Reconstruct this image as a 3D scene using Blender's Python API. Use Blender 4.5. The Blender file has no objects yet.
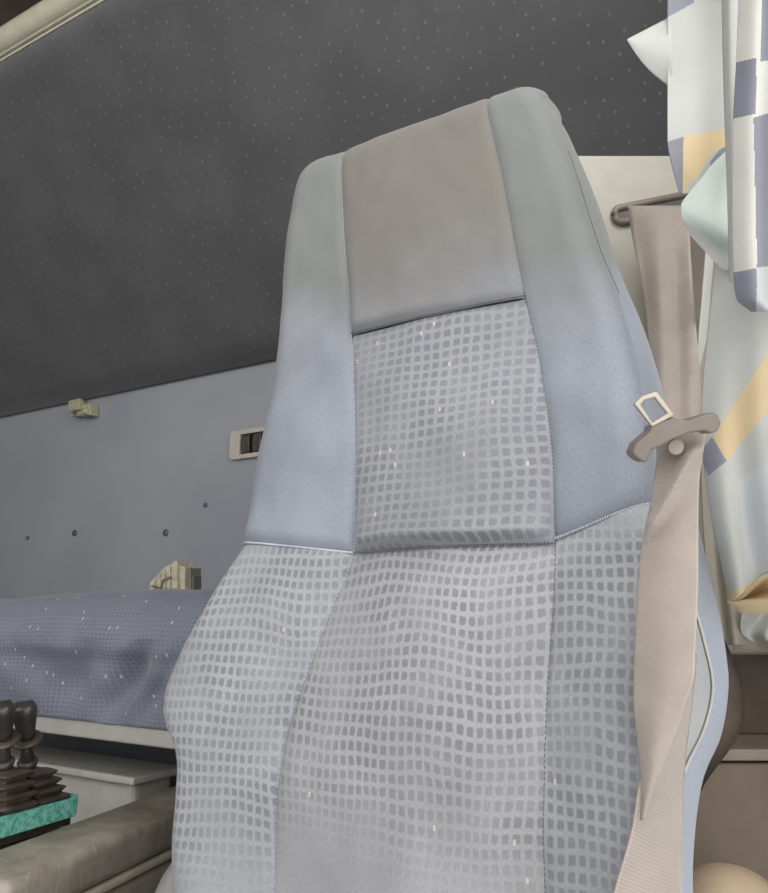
import bpy, bmesh, math, random
from mathutils import Vector, Matrix, noise
random.seed(7)
C = bpy.context.scene.collection
# ------------------------------------------------------------------ camera
FPX, CX, CY = 770.0, 384.0, 446.5
YAW, PIT, ZC = math.radians(31), math.radians(12), 0.95
cam_o = Vector((0, 0, ZC))
Fw = Vector((-math.sin(YAW)*math.cos(PIT), math.cos(YAW)*math.cos(PIT), math.sin(PIT)))
Rt = Vector((math.cos(YAW), math.sin(YAW), 0)); Up = Rt.cross(Fw)
cd = bpy.data.cameras.new('camera'); cam = bpy.data.objects.new('camera', cd); C.objects.link(cam)
cd.sensor_fit = 'HORIZONTAL'; cd.sensor_width = 36; cd.lens = 36*FPX/768; cd.clip_start = 0.02
cam.matrix_world = Matrix((( Rt.x, Up.x, -Fw.x, 0), (Rt.y, Up.y, -Fw.y, 0), (Rt.z, Up.z, -Fw.z, ZC), (0,0,0,1)))
bpy.context.scene.camera = cam
def ray(x, y): return Fw + Rt*((x-CX)/FPX) - Up*((y-CY)/FPX)
def PD(x, y, D): return cam_o + ray(x, y)*D
def PY(x, y, Y): r = ray(x, y); return cam_o + r*(Y/r.y)
def PZ(x, y, Z): r = ray(x, y); return cam_o + r*(Z/r.z)      # Z relative to camera height
# ------------------------------------------------------------------ helpers
def lerp(a, b, t): return a+(b-a)*t
def curve(pts):
    """piecewise smooth interpolation of (k, val) pairs"""
    p = sorted(pts)
    def f(k):
        if k <= p[0][0]: return p[0][1]
        if k >= p[-1][0]: return p[-1][1]
        for i in range(len(p)-1):
            if p[i][0] <= k <= p[i+1][0]:
                h = p[i+1][0]-p[i][0]
                if h < 1e-9: return p[i][1]
                t = (k-p[i][0])/h
                d = (p[i+1][1]-p[i][1])/h
                dl = (p[i][1]-p[i-1][1])/max(p[i][0]-p[i-1][0], 1e-9) if i > 0 else d
                dr = (p[i+2][1]-p[i+1][1])/max(p[i+2][0]-p[i+1][0], 1e-9) if i+2 < len(p) else d
                m0 = (dl+d)/2 if dl*d > 0 else 0.5*min(abs(dl), abs(d))*0
                m1 = (dr+d)/2 if dr*d > 0 else 0
                if i == 0: m0 = d
                if i+2 == len(p): m1 = d
                lim = 3*abs(d)
                m0 = max(-lim, min(lim, m0)); m1 = max(-lim, min(lim, m1))
                t2, t3 = t*t, t*t*t
                return (2*t3-3*t2+1)*p[i][1] + (t3-2*t2+t)*h*m0 + (-2*t3+3*t2)*p[i+1][1] + (t3-t2)*h*m1
    return f
def smooth(a, b, x):
    t = max(0, min(1, (x-a)/(b-a))); return t*t*(3-2*t)
def gauss(x, c, s): return math.exp(-((x-c)/s)**2)
def link(name, me, mats, parent=None):
    o = bpy.data.objects.new(name, me); C.objects.link(o)
    for m in (mats if isinstance(mats, (list, tuple)) else [mats]): me.materials.append(m)
    if parent:
        o.parent = parent
        o.matrix_parent_inverse = Matrix.Translation(-parent.location)
    return o
def obj(name, bm, mats, parent=None, sm=True):
    bmesh.ops.recalc_face_normals(bm, faces=bm.faces) if bm.faces else None
    me = bpy.data.meshes.new(name); bm.to_mesh(me); bm.free()
    for p in me.polygons: p.use_smooth = sm
    return link(name, me, mats, parent)
def empty(name, loc=(0,0,0)):
    o = bpy.data.objects.new(name, None); C.objects.link(o); o.location = loc; o.empty_display_size = .05
    return o
def tag(o, label=None, cat=None, group=None, kind=None):
    if label: o['label'] = label
    if cat: o['category'] = cat
    if group: o['group'] = group
    if kind: o['kind'] = kind
    return o
def grid(fn, nu, nv, uvf=None, matf=None):
    """fn(i/nu, j/nv) -> Vector ; returns bmesh"""
    bm = bmesh.new(); uvl = bm.loops.layers.uv.new('UVMap')
    vs = [[bm.verts.new(fn(i/nu, j/nv)) for i in range(nu+1)] for j in range(nv+1)]
    for j in range(nv):
        for i in range(nu):
            f = bm.faces.new((vs[j][i], vs[j][i+1], vs[j+1][i+1], vs[j+1][i])); f.smooth = True
            if uvf:
                for l, (a, b) in zip(f.loops, ((i, j), (i+1, j), (i+1, j+1), (i, j+1))): l[uvl].uv = uvf(a/nu, b/nv)
            if matf: f.material_index = matf((i+.5)/nu, (j+.5)/nv)
    return bm
def solid(o, th, off=-1):
    m = o.modifiers.new('thickness', 'SOLIDIFY'); m.thickness = th; m.offset = off; return o
def bevel(o, w, seg=3, ang=35):
    m = o.modifiers.new('bevel', 'BEVEL'); m.width = w; m.segments = seg; m.limit_method = 'ANGLE'; m.angle_limit = math.radians(ang)
    return o
def box_bm(c, s, rot=None, bm=None):
    bm = bm or bmesh.new()
    r = bmesh.ops.create_cube(bm, size=1)
    M = Matrix.Translation(Vector(c)) @ (rot.to_4x4() if rot else Matrix()) @ Matrix.Diagonal((*s, 1))
    bmesh.ops.transform(bm, matrix=M, verts=r['verts']); return bm
def prism(top, dn, bm=None):
    """polygon extruded by vector dn"""
    bm = bm or bmesh.new()
    a = [bm.verts.new(p) for p in top]; b = [bm.verts.new(Vector(p)+Vector(dn)) for p in top]
    bm.faces.new(a); bm.faces.new(b[::-1]); n = len(a)
    for i in range(n): bm.faces.new((a[i], b[i], b[(i+1) % n], a[(i+1) % n]))
    return bm
def tube(pts, r, seg=8, bm=None, closed=False):
    bm = bm or bmesh.new(); rings = []; n = len(pts)
    for k, p in enumerate(pts):
        p = Vector(p)
        d = (Vector(pts[(k+1) % n] if closed else pts[min(k+1, n-1)]) - Vector(pts[k-1] if (k or closed) else pts[0])).normalized()
        a = d.cross(Vector((0, 0, 1)));
        if a.length < 1e-3: a = d.cross(Vector((1, 0, 0)))
        a.normalize(); b = d.cross(a)
        rr = r(k/(n-1)) if callable(r) else r
        rings.append([bm.verts.new(p + (a*math.cos(t)+b*math.sin(t))*rr) for t in [2*math.pi*q/seg for q in range(seg)]])
    for k in range(n if closed else n-1):
        A, B = rings[k], rings[(k+1) % n]
        for q in range(seg): bm.faces.new((A[q], A[(q+1) % seg], B[(q+1) % seg], B[q]))
    if not closed: bm.faces.new(rings[0][::-1]); bm.faces.new(rings[-1])
    return bm
def lathe(prof, M, seg=24, bm=None):
    """prof [(r,z)], revolved round local z, placed by matrix M"""
    bm = bm or bmesh.new(); rings = []
    for r, z in prof:
        rings.append([bm.verts.new(M @ Vector((r*math.cos(t), r*math.sin(t), z))) for t in [2*math.pi*q/seg for q in range(seg)]])
    for A, B in zip(rings, rings[1:]):
        for q in range(seg): bm.faces.new((A[q], A[(q+1) % seg], B[(q+1) % seg], B[q]))
    bm.faces.new(rings[0][::-1]); bm.faces.new(rings[-1]); return bm
# ------------------------------------------------------------------ materials
class N:
    def __init__(s, name):
        s.m = bpy.data.materials.new(name); s.m.use_nodes = True; s.t = s.m.node_tree; s.n = s.t.nodes; s.l = s.t.links
        s.b = s.n['Principled BSDF']
    def new(s, ty, **k):
        n = s.n.new(ty)
        for a, v in k.items(): setattr(n, a, v)
        return n
    def put(s, sock, v):
        if hasattr(v, 'links'): s.l.new(v, sock)
        elif isinstance(v, tuple) and len(v) == 3 and sock.type == 'RGBA': sock.default_value = (*v, 1)
        else: sock.default_value = v
    def math(s, op, a, b=0.0, c=0.0):
        n = s.new('ShaderNodeMath', operation=op); s.put(n.inputs[0], a); s.put(n.inputs[1], b); s.put(n.inputs[2], c); return n.outputs[0]
    def noise(s, vec, scale, det=2, rough=.5):
        n = s.new('ShaderNodeTexNoise'); s.l.new(vec, n.inputs['Vector']); n.inputs['Scale'].default_value = scale
        n.inputs['Detail'].default_value = det; n.inputs['Roughness'].default_value = rough; return n.outputs['Fac']
    def mix(s, f, a, b):
        n = s.new('ShaderNodeMix', data_type='RGBA'); s.put(n.inputs[0], f); s.put(n.inputs[6], a); s.put(n.inputs[7], b); return n.outputs[2]
    def ramp(s, v, a, b):
        n = s.new('ShaderNodeMapRange', interpolation_type='SMOOTHSTEP'); s.put(n.inputs[0], v); n.inputs[1].default_value = a; n.inputs[2].default_value = b; return n.outputs[0]
    def coord(s, which='Object'): return s.new('ShaderNodeTexCoord').outputs[which]
    def bump(s, h, st=.3, dist=.001):
        n = s.new('ShaderNodeBump'); n.inputs['Strength'].default_value = st; n.inputs['Distance'].default_value = dist; s.l.new(h, n.inputs['Height']); s.l.new(n.outputs[0], s.b.inputs['Normal'])
    def fin(s, col, rough=.6, metal=0, spec=.5, sheen=0):
        s.put(s.b.inputs['Base Color'], col); s.put(s.b.inputs['Roughness'], rough); s.b.inputs['Metallic'].default_value = metal
        s.b.inputs['Specular IOR Level'].default_value = spec
        if sheen: s.b.inputs['Sheen Weight'].default_value = sheen; s.b.inputs['Sheen Roughness'].default_value = .4
        return s.m
def srgb(r, g, b):
    f = lambda c: (c/255/12.92) if c <= 10 else ((c/255+.055)/1.055)**2.4
    return (f(r), f(g), f(b))
def plain(name, col, rough=.5, metal=0, var=.12, scale=30, bump=.15, spec=.5, bscale=900):
    n = N(name); co = n.coord(); v = n.noise(co, scale, 4)
    c = n.mix(n.ramp(v, .3, .7), tuple(x*(1-var) for x in col), tuple(min(1, x*(1+var)) for x in col))
    n.bump(n.noise(co, bscale, 2), bump, .0006); return n.fin(c, rough, metal, spec)

def fabric(name, light, dark=None, pu=.008, pv=.0095, fade=None, fleck=0.0, fleck_col=srgb(225, 205, 175), warp=.005, fsize=(.006, .011), weave=1.0, graina=.14, dash=(.17, .17), veil_tint=None, sheen=.25, mottle=.1, gap=.285):
    n = N(name); uv = n.coord('UV')
    big = n.noise(uv, 9, 3); mid = n.noise(uv, 40, 3); fine = n.noise(uv, 1400, 2, .7)
    c = n.mix(n.ramp(big, .3, .7), tuple(x*(1-mottle) for x in light), tuple(x*(1+mottle) for x in light))
    sep = n.new('ShaderNodeSeparateXYZ'); n.l.new(uv, sep.inputs[0]); U, V = sep.outputs[0], sep.outputs[1]
    h = fine
    mpg = n.new('ShaderNodeMapping'); mpg.inputs['Scale'].default_value = (1, .45, 1); n.l.new(uv, mpg.inputs['Vector'])
    grain = n.noise(mpg.outputs[0], 620, 2, .8)
    c = n.mix(n.ramp(grain, .3, .7), tuple(x*(1-graina) for x in light), tuple(min(1, x*(1+graina)) for x in light)) if not mottle else n.mix(n.math('MULTIPLY', n.ramp(grain, .38, .66), graina*1.6), c, tuple(x*.45 for x in light))
    if veil_tint:  # lens veil painted into the cloth colour, greyer towards the top
        g_ = n.ramp(n.math('ADD', V, n.math('MULTIPLY', n.math('SUBTRACT', n.noise(uv, 8, 4), .5), .22)), veil_tint[0], veil_tint[1])
        c = n.mix(n.math('MULTIPLY', g_, veil_tint[2]), c, veil_tint[3])
    if dark:
        w1 = n.new('ShaderNodeTexNoise'); n.l.new(uv, w1.inputs['Vector']); w1.inputs['Scale'].default_value = 11; w1.inputs['Detail'].default_value = 1.5
        sw = n.new('ShaderNodeSeparateColor'); n.l.new(w1.outputs['Color'], sw.inputs[0])
        u2 = n.math('ADD', U, n.math('MULTIPLY', n.math('SUBTRACT', sw.outputs[0], .5), warp*3))
        v2 = n.math('ADD', V, n.math('MULTIPLY', n.math('SUBTRACT', sw.outputs[1], .5), warp*4))
        jit = n.math('MULTIPLY', n.math('SUBTRACT', n.noise(uv, 260, 1), .5), .5)
        fu = n.math('ABSOLUTE', n.math('SUBTRACT', n.math('FRACT', n.math('DIVIDE', u2, pu)), .5))
        fv = n.math('ABSOLUTE', n.math('SUBTRACT', n.math('FRACT', n.math('DIVIDE', v2, pv)), .5))
        d = n.math('ADD', n.math('POWER', n.math('ADD', n.math('POWER', fu, 5), n.math('POWER', fv, 5)), .2), n.math('MULTIPLY', jit, .42))
        mask = n.math('SUBTRACT', 1, n.ramp(d, gap-.02, gap+.10))
        th = n.math('ABSOLUTE', n.math('SUBTRACT', n.math('FRACT', n.math('DIVIDE', u2, pu/5)), .5))
        mask = n.math('MULTIPLY', mask, n.math('ADD', .72, n.math('MULTIPLY', n.ramp(th, .1, .4), .28)))
        mask = n.math('MULTIPLY', mask, n.math('ADD', .55, n.math('MULTIPLY', n.ramp(n.noise(uv, 14, 2), .38, .6), .45)))
        if fade:
            e = n.math('ADD', V, n.math('MULTIPLY', n.math('SUBTRACT', n.noise(uv, 12, 2), .5), .09))
            fd = n.ramp(e, fade[0], fade[1])
            if len(fade) > 2: fd = n.math('MULTIPLY', fd, n.math('SUBTRACT', 1, n.ramp(e, fade[2], fade[3])))
            mask = n.math('MULTIPLY', mask, fd)
        c = n.mix(mask, c, dark)
        h = n.math('SUBTRACT', fine, n.math('MULTIPLY', mask, .5))
    if fleck:
        mp = n.new('ShaderNodeCombineXYZ'); cu, cv = fsize
        iu = n.math('DIVIDE', U, cu); iv = n.math('DIVIDE', V, cv)
        n.l.new(n.math('FLOOR', iu), mp.inputs[0]); n.l.new(n.math('FLOOR', iv), mp.inputs[1])
        wn = n.new('ShaderNodeTexWhiteNoise', noise_dimensions='2D'); n.l.new(mp.outputs[0], wn.inputs['Vector'])
        hit = n.math('LESS_THAN', wn.outputs['Value'], fleck)
        sc = n.new('ShaderNodeSeparateColor'); n.l.new(wn.outputs['Color'], sc.inputs[0])
        a = n.math('ABSOLUTE', n.math('SUBTRACT', n.math('FRACT', iu), n.math('ADD', .3, n.math('MULTIPLY', sc.outputs[1], .4))))
        b = n.math('ABSOLUTE', n.math('SUBTRACT', n.math('FRACT', iv), n.math('ADD', .3, n.math('MULTIPLY', sc.outputs[2], .4))))
        m2 = n.math('MULTIPLY', hit, n.math('MULTIPLY', n.math('LESS_THAN', a, dash[0]), n.math('LESS_THAN', b, dash[1])))
        c = n.mix(n.math('MULTIPLY', m2, .55), c, fleck_col)
    n.bump(n.math('ADD', h, n.math('MULTIPLY', mid, .6)), .35*weave, .0006)
    return n.fin(c, .85, 0, .25, sheen)

seat_plain = fabric('seat_velour', srgb(139, 144, 154), mottle=.14, veil_tint=(.20, .36, .85, srgb(119, 121, 117)))
seat_head = fabric('headrest_velour', srgb(134, 137, 144), mottle=.12, veil_tint=(.22, .36, .9, srgb(117, 113, 106)))
seat_check = fabric('seat_check_insert', srgb(147, 149, 155), srgb(117, 119, 126), .0098, .0092, None, .022, warp=.004)
seat_lower = fabric('seat_check_lower', srgb(160, 161, 165), srgb(120, 121, 125), .0076, .0101, (-.20, -.13, .045, .075), .006, warp=.006)
seat_bolster = fabric('seat_check_bolster', srgb(159, 161, 166), srgb(119, 121, 126), .0076, .0101, (-.25, -.16, .05, .08), .002, warp=.006)
gus_m = fabric('side_velour', srgb(150, 157, 170), mottle=.05, veil_tint=(.60, .76, .9, srgb(118, 120, 117)))
knit_m = fabric('side_knit', srgb(160, 163, 166), mottle=.05)
pipe_m = plain('piping_cloth', srgb(160, 168, 188), .8)
thread_m = plain('thread', srgb(175, 180, 195), .8)
thread_d = plain('thread_dark', srgb(108, 112, 124), .8)
shell_m = plain('brown_shell', srgb(150, 136, 122), .55)
# ------------------------------------------------------------------ the seat
Y0, REC = .57, math.radians(6)
SO = Vector((0, Y0, ZC)); vd = Vector((0, math.sin(REC), math.cos(REC))); wd = Vector((0, -math.cos(REC), math.sin(REC)))
def uv_at(x, y, w=0.0):
    r = ray(x, y); o = SO + wd*w
    p = cam_o + r*((o-cam_o).dot(wd)/r.dot(wd)); return p.x, (p-SO).dot(vd)
def S(u, v, w): return SO + Vector((u, 0, 0)) + vd*v + wd*w
def edge(px, w=0.0, bot=None):
    wf = w if callable(w) else (lambda y: w)
    l = [(uv_at(x, y, wf(y))[1], uv_at(x, y, wf(y))[0]) for x, y in px]
    b = min(l)
    l.append((-.46, b[1] if bot is None else bot))
    return curve(l)
VT = uv_at(430, 117, -.010)[1]
EWL = lambda y: lerp(-.012, .010, smooth(545, 640, y))
EW = .0
eL = edge([(313,163),(308,172),(300,195),(292,240),(285,300),(275,380),(262,460),(249,540),(226,578),(205,612),(185,650),(172,685),(168,708),(171,728),(178,748),(178,790),(173,840),(171,893)], EWL)
eR = edge([(537,90),(546,102),(558,130),(572,170),(594,241),(612,285),(633,360),(648,440),(658,510),(672,560),(686,620),(692,680),(688,730),(684,780),(682,893)], EW)
oR = edge([(541,91),(550,104),(571,152),(600,215),(625,290),(650,350),(670,420),(690,500),(702,545),(716,600),(727,670),(726,700),(720,737),(702,778),(693,820),(688,893)], -.075)
sL = edge([(345,146),(346,200),(352,335),(350,551),(344,575),(330,618),(307,690),(288,760),(279,830),(275,893)])
sR = edge([(488,96),(510,202),(526,299),(539,360),(551,450),(553,537),(553,620),(550,720),(547,893)])
VB = -.44
V_HEAD = uv_at(440, 316)[1]; V_INS = uv_at(450, 546)[1]
V_L = uv_at(250, 543, -.01)[1]; V_R = uv_at(655, 505, -.02)[1]
def bol(v):     # bolster height above centre
    return .010 + .008*(1-smooth(-.02, .08, v)) - .010*smooth(.10, .30, v)
def wsurf(u, v):
    L, R_, a, b = eL(v), eR(v), sL(v), sR(v)
    w = .012*gauss(v, -.10, .12) - .006*gauss(v, .05, .05) + .010*smooth(.2, .4, v)
    bh = bol(v)
    if u < a:
        t = (a-u)/max(a-L, .01); w += bh*math.sin(min(t, 1)*math.pi*.62)**1.3 if t > 0 else 0
    elif u > b:
        t = (u-b)/max(R_-b, .01); w += bh*math.sin(min(t, 1)*math.pi*.62)**1.3 if t > 0 else 0
    else:
        t = (u-a)/(b-a); w += (.010-.007*smooth(.15, .3, v))*math.sin(math.pi*t)
    r = .022; d = max(0, min(u-L, R_-u))
    if d < r: w -= r*(1-math.sqrt(max(0, 1-((r-d)/r)**2)))
    rt = .04; d = VT-v
    if d < rt: w -= rt*(1-math.sqrt(max(0, 1-((rt-max(d, 0))/rt)**2)))
    # soft irregularities of the worn cover
    w += .0022*noise.noise(Vector((u*14, v*14, 0))) + .0012*noise.noise(Vector((u*45, v*30, 3)))
    return w
seat = empty('driver_seat', (-.28, .57, .0))
tag(seat, 'large high-backed truck seat in grey-blue checked fabric, in the centre', 'seat')
def panel(name, lf, rf, bf, tf, nu, nv, mat, bulge=None, groove=.0028, uvo=(0, 0)):
    def vv(t, s): return lerp(bf(t), tf(t), s)
    def fn(t, s):
        v = vv(t, s); u = lerp(lf(v), rf(v), t)
        w = wsurf(u, v)
        wid = abs(rf(v)-lf(v))
        if lf is not eL: w -= groove*math.exp(-(t*wid/.004)**1.2)
        if rf is not eR: w -= groove*math.exp(-((1-t)*wid/.004)**1.2)
        hgt = abs(tf(t)-bf(t))
        if tf(t) < VT-.01: w -= groove*math.exp(-((1-s)*hgt/.004)**1.2)
        if bf(t) > VB+.01: w -= groove*math.exp(-(s*hgt/.004)**1.2)
        if bulge: w += bulge(t, s, hgt)*smooth(0, .04, min(t, 1-t))
        return S(u, v, w)
    def uvf(t, s):
        v = vv(t, s); return (lerp(lf(v), rf(v), t)+uvo[0], v+uvo[1])
    return obj(name, grid(fn, nu, nv, uvf), mat, seat)
c_ = lambda x: (lambda t: x)
def seamL(t): return lerp(V_L, V_INS, t)
def seamR(t): return lerp(V_INS+.004, V_R, t**1.1)
def head_b(t, s, h):     # the head pad overhangs the insert below it
    d = s*h; return .011*smooth(0, .006, d)*math.exp(-d/.035)*(1-.75*t) + .002*math.sin(math.pi*t)*math.sin(math.pi*min(1, s*1.1))
def ins_b(t, s, h):      # the insert swells over its lower seam
    d = s*h; e = math.sin(math.pi*min(1, max(0, t)))**.4
    return e*(.021*smooth(0, .010, d)*math.exp(-d/.028)) - .002*math.exp(-(1-s)*h/.02) + .0015*math.sin(t*9+s*3)*math.sin(s*7)
def low_b(t, s, h):
    d = (1-s)*h; return -.004*math.exp(-d/.02)+.002*math.sin(t*5+2)*math.sin(s*12)
def bol_b(t, s, h): return .0015*math.sin(s*17+t*4)
def crease_l(t, s, h): # pinch at the foot of the upper left bolster
    d = s*h; return .006*smooth(0, .01, d)*math.exp(-d/.03)
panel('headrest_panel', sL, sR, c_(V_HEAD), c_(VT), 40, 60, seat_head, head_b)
panel('back_insert', sL, sR, c_(V_INS), c_(V_HEAD), 60, 90, seat_check, ins_b)
panel('lumbar_panel', sL, sR, c_(VB), c_(V_INS), 60, 120, seat_lower, low_b)
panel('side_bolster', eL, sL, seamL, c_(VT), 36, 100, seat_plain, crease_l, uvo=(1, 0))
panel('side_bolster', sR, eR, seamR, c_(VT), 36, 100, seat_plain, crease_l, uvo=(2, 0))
panel('side_bolster', eL, sL, c_(VB), seamL, 44, 120, seat_bolster, bol_b, uvo=(.003, 0))
panel('side_bolster', sR, eR, c_(VB), seamR, 44, 120, seat_bolster, bol_b, uvo=(.001, 0))
# gussets: from the front edge round to the back
def bumpv(v):
    pts = [(uv_at(*p, -.04)[1], d) for p, d in (((700,545), 0), ((700,590), .006), ((708,640), .0115), ((713,690), .0165), ((706,735), .012), ((684,770), 0))]
    return pts
gk = curve(bumpv(0)); v_a, v_b = min(bumpv(0))[0], max(bumpv(0))[0]
def fR(v):
    return Vector((eR(v), wsurf(eR(v), v)))
def midR(v):
    a = fR(v); g = gk(v) if v_a < v < v_b else 0
    o = Vector((oR(v), -.078)); k = min(.62, g/.0165*.55)
    return a.lerp(o, k)
def side_insert(t, s):
    v = lerp(v_a, v_b, s); a = fR(v); b = midR(v); p = a.lerp(b, t); return S(p.x-.0008, v, p.y)
obj('side_insert', grid(side_insert, 10, 50, lambda t, s: (t*.03+3, s*.3)), knit_m, seat)
def gusR(t, s):
    v = lerp(VB, VT, s); b = midR(v) if v_a < v < v_b else fR(v)
    o = Vector((oR(v), -.075)); e = Vector((oR(v)-.02, -.115))
    if t < .6:
        k = t/.6; p = b.lerp(o, k); p.x += .005*math.sin(math.pi*k)
    else:
        k = (t-.6)/.4; p = o.lerp(e, k); p.x += .006*math.sin(math.pi*k)
    return S(p.x, v - .03*t*smooth(VT-.05, VT, v), p.y)
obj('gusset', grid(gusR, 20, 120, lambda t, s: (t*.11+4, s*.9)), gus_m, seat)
def gusL(t, s):
    v = lerp(VB, VT, s); u = eL(v); w = wsurf(u, v)
    return S(u + .03*t**3 - .002*math.sin(math.pi*t), v - .03*t*smooth(VT-.05, VT, v), lerp(w, -.115, t))
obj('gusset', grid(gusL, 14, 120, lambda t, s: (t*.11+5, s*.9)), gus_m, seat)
def topc(t, s):     # closing strip over the top
    u = lerp(eL(VT), eR(VT), t); w = wsurf(u, VT-.0)
    return S(lerp(u, lerp(eL(VT)+.03, oR(VT)-.02, t), s), VT - .03*s + .003*math.sin(math.pi*s), lerp(w, -.115, s))
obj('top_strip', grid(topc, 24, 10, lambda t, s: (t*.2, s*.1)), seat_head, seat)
# brown plastic back shell, wider low down
def shell(t, s):
    v = lerp(VB-.02, VT-.03, s); l = eL(v)+.02; r = oR(v)-.012 + .022*gauss(v, uv_at(745, 716, -.13)[1], .06)
    a = math.pi*t; return S(lerp(l, r, (1-math.cos(a))/2), v, -.105-.045*math.sin(a)**.7)
obj('back_shell', grid(shell, 30, 60), shell_m, seat)
# piping and stitching
def vrange(a, b, n): return [lerp(a, b, i/n) for i in range(n+1)]
obj('piping', tube([S(midR(v).x+.0006, v, midR(v).y+.0004) for v in vrange(v_a+.002, v_b-.002, 60)], .0010), plain('pale_piping', srgb(180, 179, 172), .8), seat)
obj('piping', tube([S(eL(v)+.0008, v, wsurf(eL(v), v)+.001) for v in vrange(VB, V_L, 110)], .0022), pipe_m, seat)
obj('piping', tube([S(eR(v)-.0002, v, wsurf(eR(v), v)+.001) for v in vrange(VB, v_a+.01, 60)], .0016), pipe_m, seat)
def on(u, v, e=.0): return S(u, v, wsurf(u, v)+e)
def seam_tube(fn, n, mat, r=.0008, name='seam'): return obj(name, tube([fn(i/n) for i in range(n+1)], r, 6), mat, seat)
def stitches(fn, n, mat, r=.0009):
    bm = bmesh.new()
    for i in range(n):
        p, q = fn((i+.2)/n), fn((i+.75)/n); tube([p, q], r, 5, bm)
    return obj('stitching', bm, mat, seat)
stitches(lambda t: on(lerp(sL(V_HEAD), sR(V_HEAD), t), V_HEAD+.001, -.0005), 70, thread_d)
stitches(lambda t: on(lerp(sL(V_INS), sR(V_INS), t), V_INS-.001, -.0015), 70, thread_d)
seam_tube(lambda t: on(lerp(eL(V_L), sL(V_INS), t), seamL(t)-.001, -.001), 40, thread_m, .0012)
stitches(lambda t: on(lerp(sR(V_INS), eR(V_R), t), seamR(t)-.001, -.001), 40, thread_m, .0011)
stitches(lambda t: on(sR(lerp(VB, V_INS, t)), lerp(VB, V_INS, t), -.0025), 130, thread_d, .0004)
stitches(lambda t: on(sL(lerp(VB, V_INS, t)), lerp(VB, V_INS, t), -.0022), 130, thread_m, .00045)
stitches(lambda t: on(sR(lerp(V_INS, VT-.03, t)), lerp(V_INS, VT-.03, t), -.0026), 130, thread_d, .0006)
stitches(lambda t: on(sL(lerp(V_INS, VT-.03, t)), lerp(V_INS, VT-.03, t), -.0026), 130, thread_m, .0005)
def edge_st(t):
    v = lerp(uv_at(615, 295, -.02)[1], uv_at(566, 155, -.02)[1], t); return S(eR(v)+.001, v, wsurf(eR(v), v)-.001)
stitches(edge_st, 50, thread_d, .0004)
# cushion, hinge cover and pedestal carry the backrest (mostly below the frame)
def cush(t, s):
    a = 2*math.pi*t; e = .35
    cx_, sx_ = math.cos(a), math.sin(a)
    x = -.31 + .25*math.copysign(abs(cx_)**e, cx_); y = .33 + .235*math.copysign(abs(sx_)**e, sx_)
    prof = [(0, 0), (.92, .0), (1, .03), (1, .10), (.93, .135), (.6, .128), (0, .125)]
    k = s*(len(prof)-1); i = min(int(k), len(prof)-2); f = k-i
    r = lerp(prof[i][0], prof[i+1][0], f); z = lerp(prof[i][1], prof[i+1][1], f)
    return Vector((lerp(-.31, x, max(r, .001)), lerp(.33, y, max(r, .001)), .40+z))
obj('seat_cushion', grid(cush, 64, 36, lambda t, s: (t, s)), seat_lower, seat)
obj('pedestal', box_bm((-.31, .36, .20), (.34, .34, .40)), plain('black_plastic', srgb(40, 40, 40), .6), seat)
h = PD(163, 893, .72)
hb = bmesh.new(); bmesh.ops.create_uvsphere(hb, u_segments=24, v_segments=16, radius=1)
bmesh.ops.transform(hb, matrix=Matrix.Translation(h+Vector((.03, .02, -.05))) @ Matrix.Diagonal((.045, .06, .095, 1)), verts=hb.verts)
obj('hinge_cover', hb, plain('grey_hinge_plastic', srgb(150, 150, 148), .6), seat)
# ------------------------------------------------------------------ cab shell
wall_m = N('wall_vinyl'); co = wall_m.coord(); v = wall_m.noise(co, 3, 4)
wall_m.bump(wall_m.noise(co, 700, 2), .25, .0006)
wall_m = wall_m.fin(wall_m.mix(wall_m.ramp(v, .3, .7), srgb(146, 149, 157), srgb(156, 158, 163)), .75)
YB, XL, XR, ZT = 1.4, -2.35, .03, 2.45
def struct(name, bm, m): return tag(obj(name, bm, m, sm=False), kind='structure')
struct('wall_back', box_bm(((XL+XR)/2, YB+.02, ZT/2), (XR-XL, .04, ZT)), wall_m)
struct('wall_left', box_bm((XL-.02, .2, ZT/2), (.04, 2.48, ZT)), plain('left_trim', srgb(80, 84, 94), .7))
struct('floor', box_bm(((XL+XR)/2, .2, -.02), (XR-XL, 2.48, .04)), plain('rubber_floor', srgb(60, 58, 56), .8))
struct('ceiling', box_bm(((XL+XR)/2, .2, ZT+.02), (XR-XL, 2.48, .04)), plain('roof_lining', srgb(96, 84, 74), .9, scale=12, var=.3))
struct('wall_right', box_bm((XR+.02, 1.06, ZT/2), (.04, .72, ZT)), plain('side_trim', srgb(170, 166, 158), .7))
# front bulkhead below the windscreen
struct('wall_front', box_bm(((XL+XR)/2, -1.02, .45), (XR-XL, .04, .9)), plain('dash_trim', srgb(90, 90, 92), .7))
# ------------------------------------------------------------------ upper bunk folded against the wall
pb = lambda x, y: PY(x, y, YB-.012)
zb = pb(0, 418).z; zb2 = pb(280, 357).z; zb = (zb+zb2)/2
YR = .93; zr = (PY(0, 59, YR).z + PY(104, 1, YR).z)/2
bunk = empty('upper_bunk', (-1.2, YB-.02, zb))
tag(bunk, 'dark speckled folding upper bunk with cream front rail above the back wall', 'bunk')
dark_m = fabric('dark_speckled_cloth', srgb(66, 65, 72), None, fleck=.42, fleck_col=srgb(150, 150, 155), fsize=(.034, .030), mottle=.12, sheen=.5)
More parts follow.
